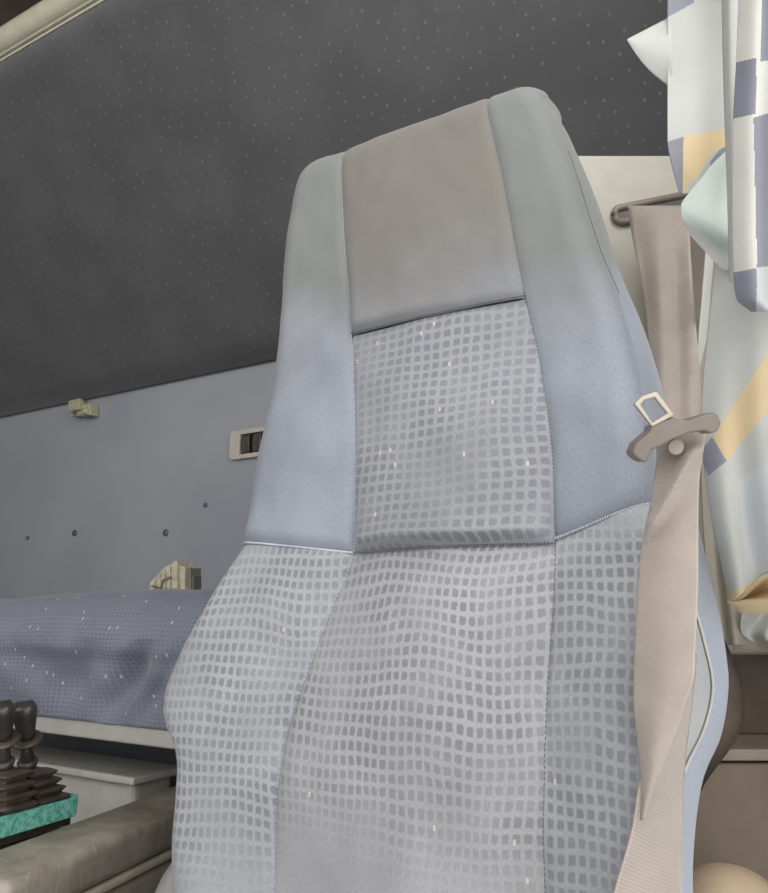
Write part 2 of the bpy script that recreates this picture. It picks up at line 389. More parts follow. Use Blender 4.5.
# make flecks small: own material
def speck_cloth(name, col, cell, size, prob, fc, amt, sheen=.3):
    n = N(name); uv = n.coord('UV'); sep = n.new('ShaderNodeSeparateXYZ'); n.l.new(uv, sep.inputs[0])
    wn0 = n.noise(uv, 6, 3)
    c = n.mix(n.ramp(wn0, .3, .7), tuple(x*.9 for x in col), tuple(x*1.1 for x in col))
    iv = n.math('DIVIDE', sep.outputs[1], cell*.8)
    iu = n.math('ADD', n.math('DIVIDE', sep.outputs[0], cell), n.math('MULTIPLY', n.math('MODULO', n.math('FLOOR', iv), 2), .5))
    mp = n.new('ShaderNodeCombineXYZ'); n.l.new(n.math('FLOOR', iu), mp.inputs[0]); n.l.new(n.math('FLOOR', iv), mp.inputs[1])
    wn = n.new('ShaderNodeTexWhiteNoise', noise_dimensions='2D'); n.l.new(mp.outputs[0], wn.inputs['Vector'])
    sc = n.new('ShaderNodeSeparateColor'); n.l.new(wn.outputs['Color'], sc.inputs[0])
    a = n.math('SUBTRACT', n.math('FRACT', iu), n.math('ADD', .25, n.math('MULTIPLY', sc.outputs[1], .5)))
    b = n.math('SUBTRACT', n.math('FRACT', iv), n.math('ADD', .25, n.math('MULTIPLY', sc.outputs[2], .5)))
    d = n.math('SQRT', n.math('ADD', n.math('POWER', n.math('DIVIDE', a, size[0]/cell), 2), n.math('POWER', n.math('DIVIDE', b, size[1]/cell), 2)))
    m = n.math('MULTIPLY', n.math('SUBTRACT', 1, n.ramp(d, .6, 1.1)), n.math('LESS_THAN', wn.outputs['Value'], prob))
    m = n.math('MULTIPLY', m, n.math('MULTIPLY', amt, n.math('ADD', .4, n.math('MULTIPLY', sc.outputs[0], .6))))
    c = n.mix(m, c, fc); n.bump(n.noise(uv, 900, 2), .3, .0006); return n.fin(c, .85, 0, .25, sheen)
dark_m = speck_cloth('dark_speckled_cloth', srgb(84, 84, 86), .036, (.0028, .0042), .8, srgb(160, 160, 162), .32, .6)
A0 = Vector((XL+.01, YB-.012, zb)); A1 = Vector((-.03, YB-.012, zb)); B0 = Vector((XL+.01, YR, zr))
dv = (B0-A0); un = Vector((1, 0, 0)).cross(dv).normalized()       # normal (towards the cab)
if un.y > 0: un = -un
def under(t, s): return A0.lerp(A1, t) + dv*s - un*0
o = obj('underside_cloth', grid(under, 30, 12, lambda t, s: (t*2.3, s*dv.length)), dark_m, bunk); solid(o, .012, 1)
bk = prism([A0 - un*.013 + dv*.02, A1 - un*.013 + dv*.02, A1 + dv*.98 - un*.013, A0 + dv*.98 - un*.013], -un*.05)
obj('bunk_board', bk, plain('bunk_board', srgb(90, 80, 70), .8), bunk, sm=False)
# rail: rounded cream profile with a dark groove line and a thin lip
cream = plain('cream_rail', srgb(205, 200, 178), .35, var=.05)
dn = dv.normalized()
def rail_sweep(prof, name, mat):
    def f(t, s):
        k = s*(len(prof)-1); i = min(int(k), len(prof)-2); q = k-i
        a = lerp(prof[i][0], prof[i+1][0], q); b = lerp(prof[i][1], prof[i+1][1], q)
        return (A0+dv).lerp(A1+dv, t) + dn*a + un*b
    return obj(name, grid(f, 4, (len(prof)-1)*3), mat, bunk)
L0 = lambda r, c, a0, a1, n=8: [(c[0]+r*math.cos(math.radians(lerp(a0, a1, i/n))), c[1]+r*math.sin(math.radians(lerp(a0, a1, i/n)))) for i in range(n+1)]
solid(rail_sweep([(-.004, 0), (-.003, .004), (.001, .004), (.002, .001)], 'rail_lip', cream), .002)
solid(rail_sweep([(.002, .001), (.008, .001)], 'rail_groove', plain('groove_plastic', srgb(120, 118, 104), .6)), .002)
solid(rail_sweep([(.008, .001)] + L0(.027, (.037, -.008), 160, -20, 10), 'front_rail', cream), .002)
# ------------------------------------------------------------------ lower bunk + mattress
YF = .80
zt = PY(100, 722, YF).z; zbo = PY(100, 740, YF).z
lb = empty('lower_bunk', (-1.2, YF, zbo)); tag(lb, 'lower bunk frame with pale grey front rail under the blue mattress', 'bunk')
grey_pl = plain('pale_grey_rail', srgb(178, 177, 170), .45, var=.05)
o = obj('front_rail', box_bm((-1.305, YF+.006, (zt+zbo)/2), (2.07, .016, zt-zbo)), grey_pl, lb, sm=False); bevel(o, .003)
obj('bunk_base', box_bm((-1.305, (YF+.014+YB)/2, zt-.014), (2.07, YB-YF-.016, .018)), plain('bunk_ply', srgb(90, 85, 80), .8), lb, sm=False)
for x in (-2.2, -.36): obj('bunk_support', box_bm((x, 1.25, (zt-.03)/2), (.05, .2, zt-.03)), shell_m, lb, sm=False)
mat_m = N('dummy').m
mat_m = fabric('mattress_cloth', srgb(128, 133, 146), srgb(108, 113, 127), .0085, .0085, None, .08, fleck_col=srgb(225, 225, 205), fsize=(.018, .016), warp=.004, gap=.28, dash=(.08, .20))
ztop = PY(60, 592, YF+.05).z
def matt(t, s):
    X = lerp(XL+.015, -.275, t)
    H = ztop - zt
    # profile: rail -> front -> rounded top edge -> back -> wall
    if s < .5:
        k = s/.5; y = -.006 - .012*math.sin(math.pi*k)**.8; z = H*.80*k
        fold = noise.noise(Vector((X*7+k*1.5, k*1.2, 1)))
        y += .016*fold*math.sin(math.pi*min(1, k*1.0)) 
        for (xc, sl, am, wd_) in ((-.93, .28, .026, .03), (-.86, .30, .014, .02), (-1.03, .2, .014, .035), (-.80, .22, .01, .02)):
            d = (X - (xc + sl*(k-.15)*H*2.2)); y += 1.35*am*math.exp(-(d/wd_)**2)*math.sin(math.pi*min(1, k*1.25)) if k < .8 else 0
        y += -.009*smooth(.55, .72, k)*(1-smooth(.8, 1.0, k))
    elif s < .75:
        k = (s-.5)/.25; a = math.pi/2*k; r = H*.20
        y = -.006 + .05*(1-math.cos(a)); z = H*.80 + r*math.sin(a)
    else:
        k = (s-.75)/.25; y = .044 + k*(YB-YF-.06); z = H
    z += (.006*noise.noise(Vector((X*5, 0, 5))) + .003*noise.noise(Vector((X*19, y*10, 8))))*smooth(.45, .7, s)
    z += -.012*smooth(-.95, -1.4, X)*smooth(.5, .7, s)
    return Vector((X, YF+y, zt+z))
o = obj('mattress', grid(matt, 380, 90, lambda t, s: (t*2.06, s*.42)), mat_m); solid(o, .004)
tag(o, 'blue checked and speckled mattress lying on the lower bunk behind the seat', 'mattress')
# ------------------------------------------------------------------ plastic fitting lying on the mattress
fx = PY(150, 592, YF+.09); 
fit = empty('plastic_fitting', fx); tag(fit, 'small ribbed cream plastic fitting lying on the blue mattress', 'fitting')
cr = plain('aged_cream_plastic', srgb(176, 172, 150), .5, var=.2, scale=90); crd = plain('dark_cream_plastic', srgb(112, 108, 98), .5)
def PF(x, y, d=0): return PY(x, y, YF+.09+d)
zlow = ztop-.006
w1 = [PF(150,596), PF(150,583), PF(157,575), PF(165,567), PF(174,563), PF(174,594)]
obj('ribbed_wedge', prism(w1, (0, .02, 0)), cr, fit, sm=False)
for a, b, c in ((153,581,595),(158,576,594),(163,571,593),(168,568,593)):
    obj('rib', prism([PF(a, b, -.003), PF(a+2, b-1.5, -.003), PF(a+2, c, -.003), PF(a, c, -.003)], (0, .006, 0)), cr, fit, sm=False)
obj('bracket_wire', tube([PF(152,586,-.006), PF(161,588,-.006), PF(163,580,-.006), PF(171,577,-.006)], .0016, 6), crd, fit)
obj('end_plate', prism([PF(173,561,-.006), PF(177,561,-.006), PF(177,593,-.006), PF(173,594,-.006)], (0, .034, 0)), cr, fit, sm=False)
obj('box_body', prism([PF(177,566), PF(185,566), PF(185,591), PF(177,592)], (0, .03, 0)), cr, fit, sm=False)
obj('box_end', prism([PF(185,568,.004), PF(191,568,.004), PF(191,590,.004), PF(185,591,.004)], (0, .022, 0)), crd, fit, sm=False)
obj('clip', prism([PF(190,575,.006), PF(194,576,.006), PF(194,589,.006), PF(190,590,.006)], (0, .016, 0)), plain('dark_clip', srgb(95, 93, 88), .5), fit, sm=False)
# ------------------------------------------------------------------ latch under the bunk edge
W = lambda x, y, d=0: PY(x, y, YB-d)
lt = empty('bunk_latch', W(80, 408, .01)); tag(lt, 'small cream latch bracket on the back wall at the edge of the dark bunk', 'latch')
lm = plain('latch_cream', srgb(170, 168, 140), .5, var=.25, scale=120)
bevel(obj('body', prism([W(69,402,.03), W(79,399,.03), W(79,405,.03), W(90,403,.03), W(91,415,.03), W(70,416,.03)], (0, .028, 0)), lm, lt, sm=False), .003)
bevel(obj('catch', prism([W(68,401,.042), W(79,398,.042), W(79,409,.042), W(69,411,.042)], (0, .016, 0)), lm, lt, sm=False), .002)
obj('pin', tube([W(73,412,.045), W(73,412,.02)], .005, 12), thread_d, lt)
obj('pin', tube([W(84,415,.036), W(84,415,.01)], .006, 12), plain('steel_pin', srgb(110, 112, 118), .4), lt)
# ------------------------------------------------------------------ switch plate on the back wall
sp = empty('switch_plate', W(250, 445, .005)); tag(sp, 'cream switch plate with dark rocker switches on the back wall', 'switch')
pl = W(233, 432); pr = W(237, 460); x0 = pl.x; zhi, zlo = W(233,433).z, W(237,460).z
zhi = (zhi + W(268,427).z)/2; zlo = (zlo+W(265,457).z)/2
X1 = x0+.21
plate_m = plain('cream_plate', srgb(184, 178, 168), .45, var=.04)
def rrect(xa, xb, za, zb_, r, y, n=6):
    P = []
    for cx_, cz_, a0 in ((xb-r, zb_-r, 0), (xa+r, zb_-r, 90), (xa+r, za+r, 180), (xb-r, za+r, 270)):
        for i in range(n+1):
            a = math.radians(a0+90*i/n); P.append(Vector((cx_+r*math.cos(a), y, cz_+r*math.sin(a))))
    return P
mz = (zhi-zlo)
# frame with a hole: outer ring / inner ring
outer = rrect(x0, X1, zlo, zhi, .012, YB-.012); inner = rrect(x0+.033, X1-.033, zlo+.011, zhi-.011, .003, YB-.012)
bm = bmesh.new(); V0 = [bm.verts.new(p) for p in outer]; V1 = [bm.verts.new(p) for p in inner]
V2 = [bm.verts.new(p+Vector((0, .012, 0))) for p in outer]; V3 = [bm.verts.new(p+Vector((0, .010, 0))) for p in inner]
for i in range(len(V0)):
    j = (i+1) % len(V0)
    bm.faces.new((V0[i], V0[j], V1[j], V1[i])); bm.faces.new((V0[i], V2[i], V2[j], V0[j])); bm.faces.new((V1[i], V1[j], V3[j], V3[i]))
bevel(obj('frame', bm, plate_m, sp, sm=False), .0015)
obj('recess', prism([p+Vector((0, .009, 0)) for p in inner], (0, .002, 0)), plain('dark_recess', srgb(48, 44, 42), .6), sp, sm=False)
nsw = 4; ww = (X1-x0-.066)/nsw
rk_m = plain('rocker_plastic', srgb(84, 78, 72), .35)
for i in range(nsw):
    xa = x0+.033+ww*i+.0015; xb = xa+ww-.003
    def rk(t, s, xa=xa, xb=xb):
        z = lerp(zlo+.013, zhi-.013, s); return Vector((lerp(xa, xb, t), YB-.004-.010*t**2.5-.003*math.sin(math.pi*s), z))
    o = obj('rocker', grid(rk, 8, 10), rk_m, sp); solid(o, .002)
    obj('marker', prism([Vector((xb-.006, YB-.0125, zlo+.02)), Vector((xb-.003, YB-.014, zlo+.02)), Vector((xb-.003, YB-.0145, zhi-.02)), Vector((xb-.006, YB-.013, zhi-.02))], (0, .002, 0)), plain('marker', srgb(150, 142, 132), .4), o, sm=False)
# press studs in the wall
stud_m = plain('stud_dark', srgb(88, 94, 112), .4)
for (x, y, r, lab) in ((166, 533, .009, 'dark round press stud in the back wall above the plastic fitting'), (75, 533, .009, 'dark round press stud in the back wall, midway between fitting and left edge'),
                    (206, 505, .006, 'small dark press stud in the back wall nearest the seat'), (28, 538, .006, 'faint dark press stud in the back wall closest to the left edge')):
    p = W(x, y); M = Matrix.Translation(p) @ Matrix.Rotation(math.radians(90), 4, 'X')
    tag(obj('press_stud', lathe([(r, 0), (r, .0025), (r*.8, .004), (r*.35, .003), (r*.3, .0045)], M, 20), stud_m), lab, 'stud', 'press studs in the back wall')
# ------------------------------------------------------------------ grey storage box under the bunk
zt1 = -.245; c0 = PZ(133, 778, zt1); cl = PZ(-60, 762, zt1)
yb1 = PZ(60, 752, zt1).y
stm = plain('grey_bin_plastic', srgb(190, 190, 180), .38, var=.08)
sb = empty('storage_box', (c0.x-.4, c0.y+.1, 0)); tag(sb, 'pale grey plastic storage box on the floor under the lower bunk', 'box')
bm = box_bm((c0.x-.45, (c0.y+yb1)/2+.012, c0.z-.006), (.90, yb1-c0.y+.024, .012)); bevel(obj('rim', bm, stm, sb, sm=False), .004)
bm = bmesh.new()
bm = box_bm((c0.x-.46, (c0.y+yb1)/2+.02, (c0.z-.012)/2), (.88, yb1-c0.y, c0.z-.012)); bevel(obj('body', bm, stm, sb, sm=False), .012)
# ------------------------------------------------------------------ console with a padded lid
zt2 = -.262
def top_q(px): return [PZ(x, y, zt2) for x, y in px]
P0, P1, P2, P3 = top_q([(-70, 872), (178, 783), (190, 806), (8, 884)])
con = empty('centre_console', ((P0+P2)/2).to_tuple()[:2] + (0,)); tag(con, 'worn brown-grey plastic console with a padded lid left of the seat', 'console')
n = N('worn_console'); co = n.coord(); v = n.noise(co, 18, 5, .6)
br = n.new('ShaderNodeTexBrick'); mp = n.new('ShaderNodeMapping'); mp.inputs['Rotation'].default_value = (0, 0, .5); n.l.new(co, mp.inputs['Vector'])
nz = n.new('ShaderNodeTexNoise'); nz.inputs['Scale'].default_value = 14; n.l.new(mp.outputs[0], nz.inputs['Vector'])
vm = n.new('ShaderNodeVectorMath', operation='MULTIPLY_ADD'); n.l.new(nz.outputs['Color'], vm.inputs[0]); vm.inputs[1].default_value = (.03, .03, 0); n.l.new(mp.outputs[0], vm.inputs[2])
n.l.new(vm.outputs[0], br.inputs['Vector']); br.inputs['Scale'].default_value = 15; br.inputs['Mortar Size'].default_value = .012; br.inputs['Mortar Smooth'].default_value = .6
c = n.mix(n.ramp(v, .35, .7), srgb(142, 134, 122), srgb(176, 168, 155))
c = n.mix(n.math('MULTIPLY', br.outputs['Fac'], n.math('MULTIPLY', .35, n.ramp(n.noise(co, 30, 2), .45, .6))), c, srgb(212, 204, 190))
n.bump(n.math('SUBTRACT', n.noise(co, 500, 2), br.outputs['Fac']), .2, .001)
con_m = n.fin(c, n.math('ADD', .3, n.math('MULTIPLY', v, .3)))
def slab(P, z0, z1, name, mat, bw, off=0):
    cen = sum(P, Vector())/4
    Q = [p + (cen-p).normalized()*off for p in P]
    o = obj(name, prism([Vector((q.x, q.y, z1)) for q in Q], (0, 0, z0-z1)), mat, con, sm=False); bevel(o, bw, 6); return o
zz = ZC+zt2
ext = (P2-P3).normalized()*.25; ex2 = (P1-P0).normalized()*.25
P1e, P2e = P1+ex2*.3, P2+ext*.3
body_m = plain('console_body', srgb(150, 142, 130), .5, var=.08)
for o in (slab([P0, P1e, P2e, P3], zz-.045, zz, 'lid', con_m, .011), slab([P0, P1e, P2e, P3], zz-.056, zz-.046, 'lid_lip', plain('lid_lip', srgb(190, 180, 164), .35), .004, -.004),
          slab([P0, P1e, P2e, P3], .0, zz-.057, 'body', body_m, .012, .006)): o.modifiers['bevel'].angle_limit = math.radians(30)
for o in con.children:
    for p in o.data.polygons: p.use_smooth = True
# ------------------------------------------------------------------ control levers on their teal-edged tray
rub = plain('black_rubber', srgb(74, 64, 57), .38, var=.3, scale=60); blk = plain('black_lever', srgb(62, 60, 58), .28)
DL = .80
def LV(x, y, d=0): return PD(x, y, DL+d)
tr = empty('lever_tray', PZ(20, 830, -.243)); tag(tr, 'teal felt-edged tray beneath the black levers', 'tray')
n = N('teal_felt'); co = n.coord(); v = n.noise(co, 160, 3, .7); n.bump(v, .6, .002); teal = n.fin(n.mix(n.ramp(v, .35, .65), srgb(70, 156, 144), srgb(136, 206, 190)), .9)
a = PZ(-45, 840, -.243); b = PZ(77, 805, -.243)
dr = (b-a); dr.z *= 1; dh = Vector((dr.x, dr.y, 0)).normalized(); nn = Vector((-dh.y, dh.x, 0))
H = .019
bevel(obj('felt_strip', prism([a+Vector((0,0,H/2)), b+Vector((0,0,H/2)), b+Vector((0,0,H/2))+nn*.008, a+Vector((0,0,H/2))+nn*.008], (0, 0, -H*1.2)), teal, tr, sm=False), .0015)
b2 = b + dh*.003 + nn*.012
bevel(obj('felt_strip', prism([b2+Vector((0,0,H/2)), b2+dh*.010+Vector((0,0,H/2)), b2+dh*.010+nn*.09+Vector((0,0,H/2)), b2+nn*.09+Vector((0,0,H/2))], (0, 0, -H*1.2)), teal, tr, sm=False), .0015)
ta = a+nn*.009; tb = b+nn*.009
obj('tray_floor', prism([ta-Vector((0,0,.004)), tb-Vector((0,0,.004)), tb+nn*.10-Vector((0,0,.004)), ta+nn*.10-Vector((0,0,.004))], (0, 0, -.02)), rub, tr, sm=False)
obj('tray_stand', prism([ta-Vector((0,0,.03)), tb-Vector((0,0,.03)), tb+nn*.09-Vector((0,0,.03)), ta+nn*.09-Vector((0,0,.03))], (0, 0, -(a.z-.04))), body_m, tr, sm=False)
def lever(px, bx, stemx, label):
    k0 = (bx+45)/122.0; k0 = k0/(k0+(1-k0)*((b-cam_o).dot(Fw)/(a-cam_o).dot(Fw)))
    base = a.lerp(b, k0) + nn*.034; base.z = a.z-.008
    root = empty('control_lever', base.copy())
    tag(root, label, 'lever', 'black levers in rubber bellows')
    Dm = (base-cam_o).dot(Fw)-.01
    topc_ = PD(stemx, 768, Dm)
    tip = PD(px, 712, Dm-.02)
    bm = bmesh.new(); N_ = 48; prof = []
    z = 0.0; Ht = topc_.z-base.z; hw, hd = .0245, .028; rib = (Ht-.016)/4
    prof += [(.98, z), (1.0, z+.002), (.98, z+.013), (.80, z+.014)]; z += .0145
    for k in range(4):
        r0 = 1.16-.05*k
        prof += [(r0-.30, z), (r0-.03, z+rib*.55), (r0, z+rib*.66), (r0-.04, z+rib*.76), (r0-.32, z+rib*.99)]; z += rib
    prof += [(.34, z), (.30, z+.003)]
    rings = []
    for r_, zz_ in prof:
        rg = []; k = max(0, min(1, (zz_-.012)/(Ht-.012))); cc = base.lerp(Vector((topc_.x, topc_.y, base.z)), k)
        for q in range(N_):
            t = 2*math.pi*q/N_; ct_, st_ = math.cos(t), math.sin(t); e = .32
            x = hw*r_*math.copysign(abs(ct_)**e, ct_); y = hd*r_*math.copysign(abs(st_)**e, st_)
            jz = .0022*noise.noise(Vector((x*70+px, y*70, zz_*90))) if r_ < 1.3 and zz_ > .016 else 0
            p = cc + dh*x + nn*y; p.z = base.z+zz_+jz; rg.append(bm.verts.new(p))
        rings.append(rg)
    for A, B in zip(rings, rings[1:]):
        for q in range(N_): bm.faces.new((A[q], A[(q+1) % N_], B[(q+1) % N_], B[q]))
    bm.faces.new(rings[0][::-1]); bm.faces.new(rings[-1])
    obj('rubber_boot', bm, rub, root, sm=True)
    s0 = Vector(topc_); ax = (tip-s0).normalized(); q = Vector((0, 0, 1)).rotation_difference(ax).to_matrix().to_4x4(); M = Matrix.Translation(s0) @ q
    Ln = (tip-s0).length
    obj('stem', lathe([(.0085, -.012), (.008, Ln*.2), (.0075, Ln*.55)], M, 20), blk, root)
    obj('collar', lathe([(.009, Ln*.04), (.0115, Ln*.07), (.0125, Ln*.11), (.0115, Ln*.14), (.009, Ln*.16)], M, 24), rub, root)
    obj('collar', lathe([(.009, Ln*.47), (.0175, Ln*.49), (.0195, Ln*.52), (.0175, Ln*.55), (.009, Ln*.56)], M, 24), rub, root)
    g = lathe([(.0100, Ln*.53), (.0108, Ln*.66), (.0135, Ln*.85), (.0185, Ln*1.0), (.0192, Ln*1.08), (.0155, Ln*1.15), (.004, Ln*1.17)], M, 24)
    for v_ in g.verts:
        l = M.inverted() @ v_.co; k = smooth(Ln*.75, Ln*1.1, l.z); l.x -= .003*k; l.y *= (1-.3*k)
        if l.z > Ln*1.05: l.z -= .006*smooth(.002, -.014, l.x)
        v_.co = M @ l
    obj('grip', g, blk, root)
lever(25, 60, 28, 'black plastic lever in ribbed rubber bellows, nearer the seat')
lever(2, 25, 4, 'black plastic lever in ribbed rubber bellows, cut by the left edge')
# ------------------------------------------------------------------ belt pillar trim
Fh = Vector((-math.sin(YAW), math.cos(YAW), 0))
def PV(x, y, d):   # vertical plane facing the camera azimuth at horizontal distance d
    r = ray(x, y); return cam_o + r*(d/r.dot(Fh))
DP = .86
trim_m = plain('pillar_vinyl', srgb(178, 174, 164), .7, var=.04, bump=.3)
tl, trr = PV(566, 153, DP), PV(775, 155, DP)
pil = empty('pillar_trim', (tl+trr)/2*1 - Vector((0, 0, (tl.z))))
tag(pil, 'cream vinyl pillar trim with the belt slot, between seat and curtain', 'trim')
ztp = (tl.z+trr.z)/2; hl = Vector((tl.x, tl.y, 0)); hr = Vector((trr.x, trr.y, 0)); zbp = PV(700, 655, DP).z
hl = hl - Rt*.06
bevel(obj('panel', prism([hl+Vector((0,0,zbp)), hr+Vector((0,0,zbp)), hr+Vector((0,0,ztp)), hl+Vector((0,0,ztp))], Fh*.03), trim_m, pil, sm=False), .006)
# belt guide slot
g0, g1 = PV(622, 215, DP-.004), PV(705, 198, DP-.004)
slot_m = plain('slot_dark', srgb(88, 82, 78), .5)
def loop(a, b, r, k, depth, n=10):
    d = (b-a).normalized(); z = Vector((0,0,1)); z = (z-d*z.dot(d)).normalized(); P = []
    for i in range(n+1): t = math.radians(90+180*i/n); P.append(a + d*r*math.cos(t)*1 + z*r*math.sin(t))
    for i in range(n+1): t = math.radians(-90+180*i/n); P.append(b + d*r*math.cos(t) + z*r*math.sin(t))
    return P
obj('slot_bezel', tube(loop(g0, g1, .0095, 1, 0), .0045, 10, closed=True), plain('bezel_plastic', srgb(120, 112, 104), .4), pil)
obj('slot_opening', prism(loop(g0, g1, .009, 1, 0), Fh*.005), slot_m, pil, sm=False)
# ------------------------------------------------------------------ seat belt
def belt_mat(name, col):
    n = N(name); uv = n.coord('UV'); sep = n.new('ShaderNodeSeparateXYZ'); n.l.new(uv, sep.inputs[0])
    a = n.math('SINE', n.math('MULTIPLY', n.math('ADD', sep.outputs[0], sep.outputs[1]), 2600))
    b = n.math('SINE', n.math('MULTIPLY', sep.outputs[0], 3400))
    hgt = n.math('MULTIPLY', a, b); big = n.noise(uv, 20, 3)
    c = n.mix(n.ramp(big, .3, .7), tuple(x*.93 for x in col), tuple(x*1.07 for x in col))
    c = n.mix(n.math('MULTIPLY', n.ramp(hgt, -.5, .8), .25), c, tuple(x*.75 for x in col))
    ed = n.math('ABSOLUTE', n.math('SUBTRACT', sep.outputs[0], .024)); c = n.mix(n.math('MULTIPLY', n.ramp(ed, .0222, .0232), .5), c, tuple(min(1, x*1.5) for x in col))
    n.bump(hgt, .5, .0005); return n.fin(c, .40, 0, .55, .3)
belt_m = belt_mat('belt_webbing', srgb(162, 151, 142))
belt = empty('seat_belt', PV(655, 215, DP-.02)); tag(belt, 'grey-brown seat belt hanging from the pillar slot down across the seat edge', 'seat belt')
def strap(rows, name, ny=90, nx=14, cup=.003, ridges=0, par=None, fold=None):
    """rows: (y, xl, xr, Dl, Dr)"""
    fl, fr, dl, dr_ = [curve([(r[0], r[k]) for r in rows]) for k in (1, 2, 3, 4)]
    ya, yb_ = rows[0][0], rows[-1][0]
    def f(t, s):
        y = lerp(ya, yb_, s); x = lerp(fl(y), fr(y), t); D = lerp(dl(y), dr_(y), t) - cup*1.6*math.sin(math.pi*t)
        if ridges: D += .0045*math.sin(t*10+s*3)*ridges*smooth(0, .3, s)
        if fold: D += fold(t, y)
        return PD(x, y, D)
    o = obj(name, grid(f, nx, ny, lambda t, s: (t*.048, s*.35)), belt_m, par or belt); solid(o, .0013, 0); return o
strap([(206,628,692,.862,.832),(236,632,690,.845,.80),(275,639,692,.80,.76),(315,645,695,.76,.72),(365,649,699,.70,.67),(405,652,701,.655,.635),(440,655,703,.620,.60)], 'webbing', ridges=1)
strap([(206,640,706,.872,.852),(236,660,712,.868,.835),(300,672,716,.86,.84),(370,690,708,.85,.84),(420,694,706,.85,.84)], 'webbing', cup=-.002)
def fold1(t, y):    # diagonal crease below the tongue
    k = (y-438)/75; 
    if not 0 <= k <= 1.6: return 0
    return -.018*math.exp(-((t-(.95-.75*k))/.16)**2)*smooth(0, .2, k)*(1-smooth(1.1, 1.6, k))
sd = uv_at
DS = lambda x, y, w=.05: (lambda r: ((SO+wd*w-cam_o).dot(wd)/r.dot(wd)))(ray(x, y))
rowsA = []
for y, a, b in ((432,655,706),(455,657,702),(480,655,699),(510,650,698),(540,643,698),(575,639,698),(610,637,697),(650,635,695),(675,634,694),(700,634,686),(740,638,672),(784,642,656),(820,641,644)):
    rowsA.append((y, a, b, DS(a, y, .055), DS(b, y, .055 if y < 640 else .057)))
strap(rowsA, 'webbing', fold=fold1, ny=140, nx=24)
rowsB = []
for y, a, b in ((655,678,696),(675,682,694.5),(700,668,692),(740,655,687),(784,640,683),(830,632,682),(893,614,681),(960,596,682),(1060,590,690),(1200,590,705)):
    rowsB.append((y, a, b, DS(a, y, .053), DS(b, y, .012)))
strap(rowsB, 'webbing', ny=80, cup=.001)
# tongue: black handle, metal plate with a window, stop button
DT = DS(675, 432, .07)
tn = empty('belt_tongue', PD(675, 430, DT)); tn.parent = belt; tn.matrix_parent_inverse = Matrix.Translation(-belt.location)
def T(x, y, d=0, k=.0): return PD(x, y, DT+d+(x-675)*(-.00012))
def pl_obj(px, d, th, name, mat, bw=.001):
    o = obj(name, prism([T(x, y, d) for x, y in px], Fw*th), mat, belt, sm=False); bevel(o, bw, 3); return o
bpy.data.objects.remove(tn)
tong_m = plain('tongue_plastic', srgb(112, 102, 94), .35, var=.08)
steel = plain('brushed_steel', srgb(165, 158, 146), .42, metal=.5, var=.1)
pl_obj([(632,452),(636,443),(650,431),(652,425),(662,421),(673,417),(680,420),(688,420),(700,416),(712,412),(718,414),(722,423),(719,430),(712,434),(704,431),(690,433),(672,440),(660,447),(652,450),(647,462),(642,462),(634,456)], -.016, .014, 'tongue_handle', tong_m, .0025)
o1 = [(635,403),(641,397),(656,391),(673,414),(654,424),(650,430)]; 
bm = bmesh.new(); outr = [(634,404),(642,396),(657,391),(675,415),(664,421),(652,427)]; innr = [(641,404.5),(645,400),(654.5,397.5),(667,413.5),(660,418),(652.5,422.5)]
Va = [bm.verts.new(T(x, y, -.017)) for x, y in outr]; Vb = [bm.verts.new(T(x, y, -.017)) for x, y in innr]
Vc = [bm.verts.new(T(x, y, -.017)+Fw*.003) for x, y in outr]; Vd = [bm.verts.new(T(x, y, -.017)+Fw*.003) for x, y in innr]
for i in range(6):
    j = (i+1) % 6
    for q in ((Va[i], Va[j], Vb[j], Vb[i]), (Vc[i], Vd[i], Vd[j], Vc[j]), (Va[i], Vc[i], Vc[j], Va[j]), (Vb[i], Vb[j], Vd[j], Vd[i])): bm.faces.new(q)
bevel(obj('tongue_plate', bm, steel, belt, sm=False), .0008, 2)
Mb = Matrix.Translation(T(675, 447, -.004)) @ (Vector((0, 0, 1)).rotation_difference(-Fw).to_matrix().to_4x4())
obj('stop_button', lathe([(.0052, 0), (.0054, .0015), (.0046, .0026), (.0040, .0022), (.002, .002)], Mb, 24), plain('button_plastic', srgb(160, 150, 138), .35), belt)
# ------------------------------------------------------------------ curtain gathered by the door
def cloth(name, col, rough=.85, twill=0, trans=.25):
    n = N(name); uv = n.coord('UV'); sep = n.new('ShaderNodeSeparateXYZ'); n.l.new(uv, sep.inputs[0])
    big = n.noise(uv, 14, 3); c = n.mix(n.ramp(big, .3, .7), tuple(x*.95 for x in col), tuple(min(1, x*1.05) for x in col))
    if twill:
        f = n.math('SINE', n.math('MULTIPLY', n.math('ADD', sep.outputs[0], sep.outputs[1]), 6.283/.0022))
        c = n.mix(n.math('MULTIPLY', n.ramp(f, -.2, .6), twill), c, srgb(150, 146, 140)); n.bump(f, .3, .0003)
    else: n.bump(n.noise(uv, 1500, 2), .3, .0004)
    n.fin(c, rough, 0, .2, .15)
    out = n.n['Material Output']; tr = n.new('ShaderNodeBsdfTranslucent'); n.put(tr.inputs[0], c); ms = n.new('ShaderNodeMixShader'); ms.inputs[0].default_value = trans
    n.l.new(n.b.outputs[0], ms.inputs[1]); n.l.new(tr.outputs[0], ms.inputs[2]); n.l.new(ms.outputs[0], out.inputs[0]); return n.m
cw = cloth('curtain_white', srgb(250, 249, 243), twill=.4); cs = cloth('curtain_slate', srgb(158, 160, 172)); cg = cloth('curtain_pale_grey', srgb(212, 214, 210))
ct = cloth('curtain_teal_grey', srgb(196, 207, 201)); cy = cloth('curtain_yellow', srgb(234, 214, 176)); cb = cloth('curtain_lining', srgb(182, 175, 164)); cpb = cloth('curtain_pale_blue', srgb(216, 220, 222))
CM = [cw, cs, cg, ct, cy, cb, cpb]
